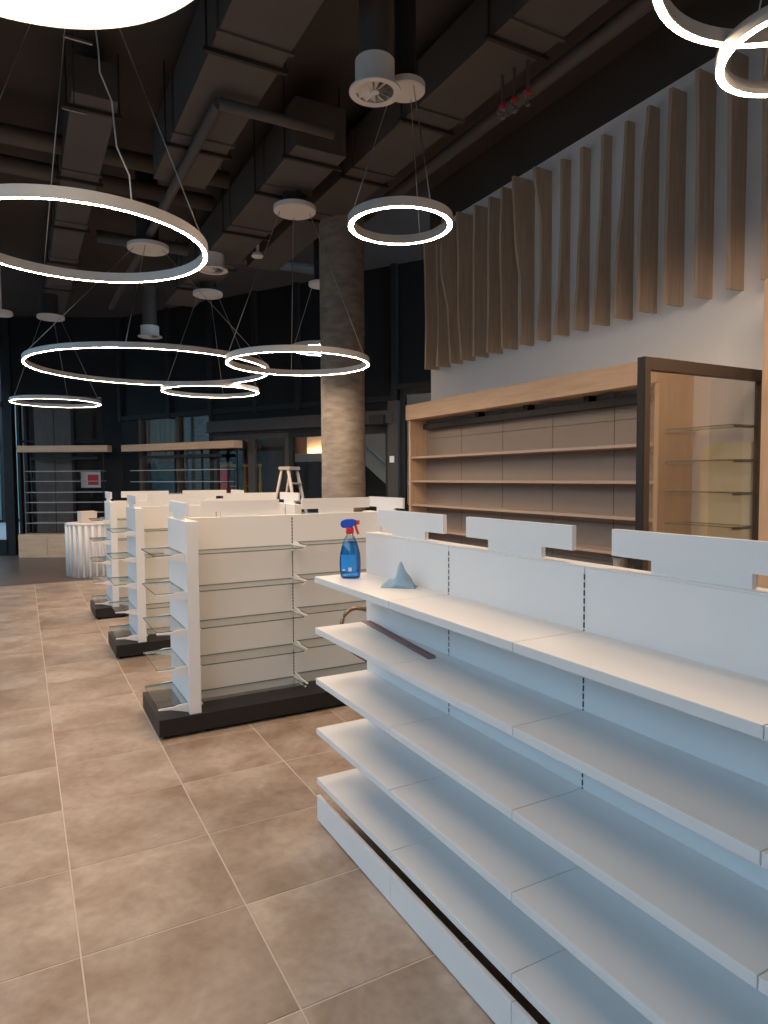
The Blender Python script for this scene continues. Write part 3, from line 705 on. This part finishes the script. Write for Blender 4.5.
# ------------------------------------------------------------------ window display units
def display(name, p, q, label, zs, posts, base):
    a = math.atan2(q[1]-p[1], q[0]-p[0]); Ln = math.hypot(q[0]-p[0], q[1]-p[1])
    t = thing(name, label, 'shelving', (p[0], p[1], 0), a)
    box('oak_beam', 0, Ln, -.12, .12, 2.29, 2.43, 'display_oak', t, .003)
    box('light_bar', .12*Ln, .85*Ln, .05, .10, 2.13, 2.19, 'black_metal', t)
    for s in posts: box('post', s*Ln-.016, s*Ln+.016, .12, .152, 0, 2.29, 'black_metal', t)
    for z in zs: glass_slab('glass_shelf', .09*Ln, .93*Ln, -.14, .12, z-.012, z, t, 'glass_edge_lit')
    if base:
        b = box('base_cabinet', 0.02, Ln, -.20, .20, .0, .50, 'display_oak', t, .004)
        for k in range(3): box('door_front', .04+k*Ln/3, (k+1)*Ln/3-.01, -.212, -.2, .06, .47, 'display_oak', t, .002)
    return t
display('display_shelf', (-.02, 16.62), (1.72, 15.68), 'oak topped display with thin glass shelves on an oak base behind the fluted counter', (.75, .98, 1.20, 1.42, 1.66, 1.88), (.09, .90), True)
display('display_shelf', (2.03, 15.52), (3.72, 12.72), 'oak topped display with black posts standing before the tall shop window', (.7, 1.05, 1.40, 1.64, 1.88), (.42, .66, .8, .95), False)

# ------------------------------------------------------------------ fluted counter with things on it
fc = thing('fluted_counter', 'round white fluted counter at the end of the aisle', 'counter', (1.10, 12.78, 0))
lathe('core', [(0, 0), (.425, 0), (.425, .91), (0, .91)], 'drum_white', (0, 0, 0), fc, 48)
bm = bmesh.new()
for k in range(26):
    a = 2*PI*k/26; bm_lathe(bm, [(0, .012), (.034, .012), (.034, .905), (0, .905)], 8, c=(.428*math.cos(a), .428*math.sin(a)))
bmesh.ops.recalc_face_normals(bm, faces=bm.faces[:]); link('fluting', mesh_from(bm, 'fluting', 'drum_white'), (0, 0, 0), fc)
lathe('top', [(0, .905), (.455, .905), (.46, .91), (.46, .928), (.455, .933), (0, .933)], 'drum_white', (0, 0, 0), fc, 64)
cb = thing('cardboard_box', 'small beige carton standing on the fluted counter', 'box', (1.00, 12.75, .933), .25)
box('carton', -.13, .13, -.11, .11, 0, .20, 'box_card', cb, .004); box('lid_flap', -.132, .132, -.005, .112, .19, .203, 'box_card', cb)
pp = thing('crumpled_paper', 'crumpled white paper on the fluted counter beside the carton', 'paper', (1.30, 12.70, .933))
bm = bmesh.new(); bmesh.ops.create_icosphere(bm, subdivisions=3, radius=.07)
for v in bm.verts:
    n = 1+.35*math.sin(40*v.co.x+3)*math.cos(37*v.co.y)+.2*math.sin(60*v.co.z); v.co *= n; v.co.x *= 1.5; v.co.z = max(0, v.co.z*.6+.035)
link('sheet', mesh_from(bm, 'sheet', 'plastic_white'), (0, 0, 0), pp)

# ------------------------------------------------------------------ stepladder indoors
def at_depth(px, d): 
    v = CF*FPX + CR*(px-384); v = v/FPX*d; return v.x, v.y
lx_, ly_ = at_depth(289.5, 10.3)
ld = thing('step_ladder', 'aluminium stepladder standing open in front of the glass doors', 'ladder', (lx_, ly_, 0), -YAW+math.radians(68))
for s in (-1, 1):
    tube('front_rail', [(s*.22, -.44, 0), (s*.13, -.06, 1.84)], .026, 'ladder_metal', ld, 8)
    tube('rear_rail', [(s*.20, .46, 0), (s*.13, .05, 1.82)], .022, 'ladder_metal', ld, 8)
for k in range(6):
    t_ = (k+.8)/6.6; y = -.44+.38*t_; hw = .22-.09*t_; box('step', -hw, hw, y-.04, y+.05, 1.84*t_-.015, 1.84*t_+.01, 'ladder_metal', ld)
box('top_cap', -.16, .16, -.11, .09, 1.82, 1.87, 'ladder_metal', ld, .006)
tube('spreader', [(-.2, -.22, .85), (-.2, .24, .85)], .008, 'steel', ld, 6); tube('spreader', [(.2, -.22, .85), (.2, .24, .85)], .008, 'steel', ld, 6)

# ------------------------------------------------------------------ beyond the doors: mall
ex, EL = frame_root('floor_outside', FA, FB, 'mall floor outside the glass doors')
box('slab', -3.9, EL+3, .12, 9, -.1, 0, 'mall_floor', ex)
mw = structure(link('wall_mall', None, ex.location, None, ex.rotation_euler.z), 'brown wall across the mall passage')
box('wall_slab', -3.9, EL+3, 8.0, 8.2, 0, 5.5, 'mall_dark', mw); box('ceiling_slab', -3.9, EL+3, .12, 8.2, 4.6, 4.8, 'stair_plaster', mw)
box('sky_stop_slab', -4.1, -3.9, .12, 8.2, 0, 4.8, 'mall_dark', mw); box('sky_stop_slab', EL+3, EL+3.2, .12, 8.2, 0, 4.8, 'stair_plaster', mw)  # added end closures that shut sky light out of the passage
def mall(px, dep):                           # local coordinates of the facade frame for a column px at view depth dep
    x, y = at_depth(px, dep); v = Vector((x-FA[0], y-FA[1])); e = Vector((FB[0]-FA[0], FB[1]-FA[1])).normalized(); n = Vector((-e.y, e.x))
    return v.dot(e), v.dot(n)
def mall_root(name, px, dep, label, cat, rz=0, group=None):
    x, y = at_depth(px, dep); return thing(name, label, cat, (x, y, 0), rz, group)
t = mall_root('slatted_screen', 160, 19.0, 'orange timber slatted screen in the mall outside', 'screen', wf.rotation_euler.z)
for k in range(14): box('slat', -.5+k*.2, -.5+k*.2+.17, 0, .06, 2.15, 4.5, 'orange_wood', t)
t = mall_root('shop_front', 165, 19.6, 'pale lit shop front in the mall outside', 'shop front', wf.rotation_euler.z)
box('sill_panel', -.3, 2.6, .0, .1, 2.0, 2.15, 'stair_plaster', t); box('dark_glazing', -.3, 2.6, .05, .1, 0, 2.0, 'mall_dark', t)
o = lathe('mall_column', [(0, 0), (.36, 0), (.36, 4.6), (0, 4.6)], 'concrete', at_depth(202, 17.0)+(0,), seg=40); tag(o, 'round grey column outside the shop window', 'column')
t = mall_root('timber_portal', 268, 18.5, 'brown timber portal outside the middle door', 'portal', wf.rotation_euler.z)
for k in range(5): box('board', -1.1+k*.45, -1.1+k*.45+.44, 0, .08, 0, 3.2, ('brown_wood', 'mall_dark')[k % 2], t)
t = mall_root('lit_display', 311, 17.0, 'pale wall washed by a cove light above dark glazing outside the doors', 'display', wf.rotation_euler.z)
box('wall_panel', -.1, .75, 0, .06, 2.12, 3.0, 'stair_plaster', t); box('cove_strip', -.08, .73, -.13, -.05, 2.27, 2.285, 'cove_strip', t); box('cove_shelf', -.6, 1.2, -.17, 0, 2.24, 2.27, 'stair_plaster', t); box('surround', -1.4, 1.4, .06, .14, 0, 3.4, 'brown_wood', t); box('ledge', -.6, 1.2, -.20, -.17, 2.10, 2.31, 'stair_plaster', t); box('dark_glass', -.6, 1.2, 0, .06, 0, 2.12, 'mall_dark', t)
# stair with sloping soffit
t = mall_root('stair', 384, 15.5, 'pale plastered stair with sloping soffit and white handrail outside', 'stair', wf.rotation_euler.z)
prism('stringer', [(-1.2, 2.54), (1.98, 0), (3.2, 0), (3.2, 4.5), (-1.2, 4.5)], 'y', 0, .15, 'stair_plaster', t)
tube('handrail', [(-1.2, -.02, 3.04), (2.2, -.02, .32)], .035, 'plastic_white', t, 8)
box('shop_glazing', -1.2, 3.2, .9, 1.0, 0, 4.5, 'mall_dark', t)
# yellow frames and red case outside
for k, (px, lab) in enumerate(((230, 'yellow metal folding frame behind a red case outside the doors'), (253, 'yellow metal folding frame nearer the middle door outside'))):
    t = mall_root('folding_frame', px, 15.3, lab, 'frame', -YAW, 'yellow frames outside')
    for s in (-1, 1): tube('leg', [(s*.20, -.2, 0), (s*.17, 0, 1.98)], .022, 'yellow_metal', t, 8); tube('leg', [(s*.20, .35, 0), (s*.17, .02, 1.96)], .02, 'yellow_metal', t, 8)
    for z in (.5, 1.0, 1.5): box('rung', -.19, .19, -.12, -.06, z, z+.03, 'yellow_metal', t)
    box('top', -.2, .2, -.05, .06, 1.96, 2.02, 'yellow_metal', t, .004)
t = mall_root('red_case', 226, 14.8, 'stack of red cases outside the doors beside the yellow frame', 'case', -YAW)
box('case', -.14, .14, -.12, .12, 0, .75, 'red_plastic', t, .01); box('case', -.12, .12, -.12, .12, .755, 1.40, 'red_plastic', t, .01); box('case', -.10, .06, -.1, .1, 1.405, 1.92, 'red_plastic', t, .01)
for z in (.3, 1.0, 1.6): box('handle', -.06, .06, -.14, -.12, z, z+.05, 'black_metal', t)
# street side: pavement, a dark teal building and an added low-sky blocker
pv = structure(box('ground_street', -40, -3.36, -25, 45, -.25, -.05, 'asphalt'), 'grey street outside the window wall')
tb = thing('office_building', 'dark teal glazed building across the street at the far left', 'building', (-6.5, 30, 0), .2)
for k in range(6):
    for z in range(4): box('panel', -9+k*3+.05, -9+(k+1)*3-.05, 0, .2, z*3+.05, z*3+2.95, 'teal_wall', tb)
for k in range(7): box('pilaster', -9+k*3-.12, -9+k*3+.12, -.25, .2, 0, 12, 'black_panel', tb)
box('body', -9, 9, .2, 6, 0, 12, 'black_panel', tb)
sb2 = thing('sky_blocker_building', 'long low dark teal building added across the street to block the low sky', 'building', (-17, 8, 0))  # added out of view to block low sky and darken pane reflections
for k in range(16): box('panel', 0, .2, -26+k*4+.06, -26+(k+1)*4-.06, 0, 6.0, 'teal_wall', sb2)
box('roof_edge', -.1, .3, -26, 38, 6.0, 6.3, 'black_panel', sb2); box('body', -6, 0, -26, 38, 0, 6.2, 'black_panel', sb2)
sp = structure(box('ground_far', -40, 3, 19.7, 45, -.25, -.05, 'asphalt'), 'pavement beyond the far left glazing')
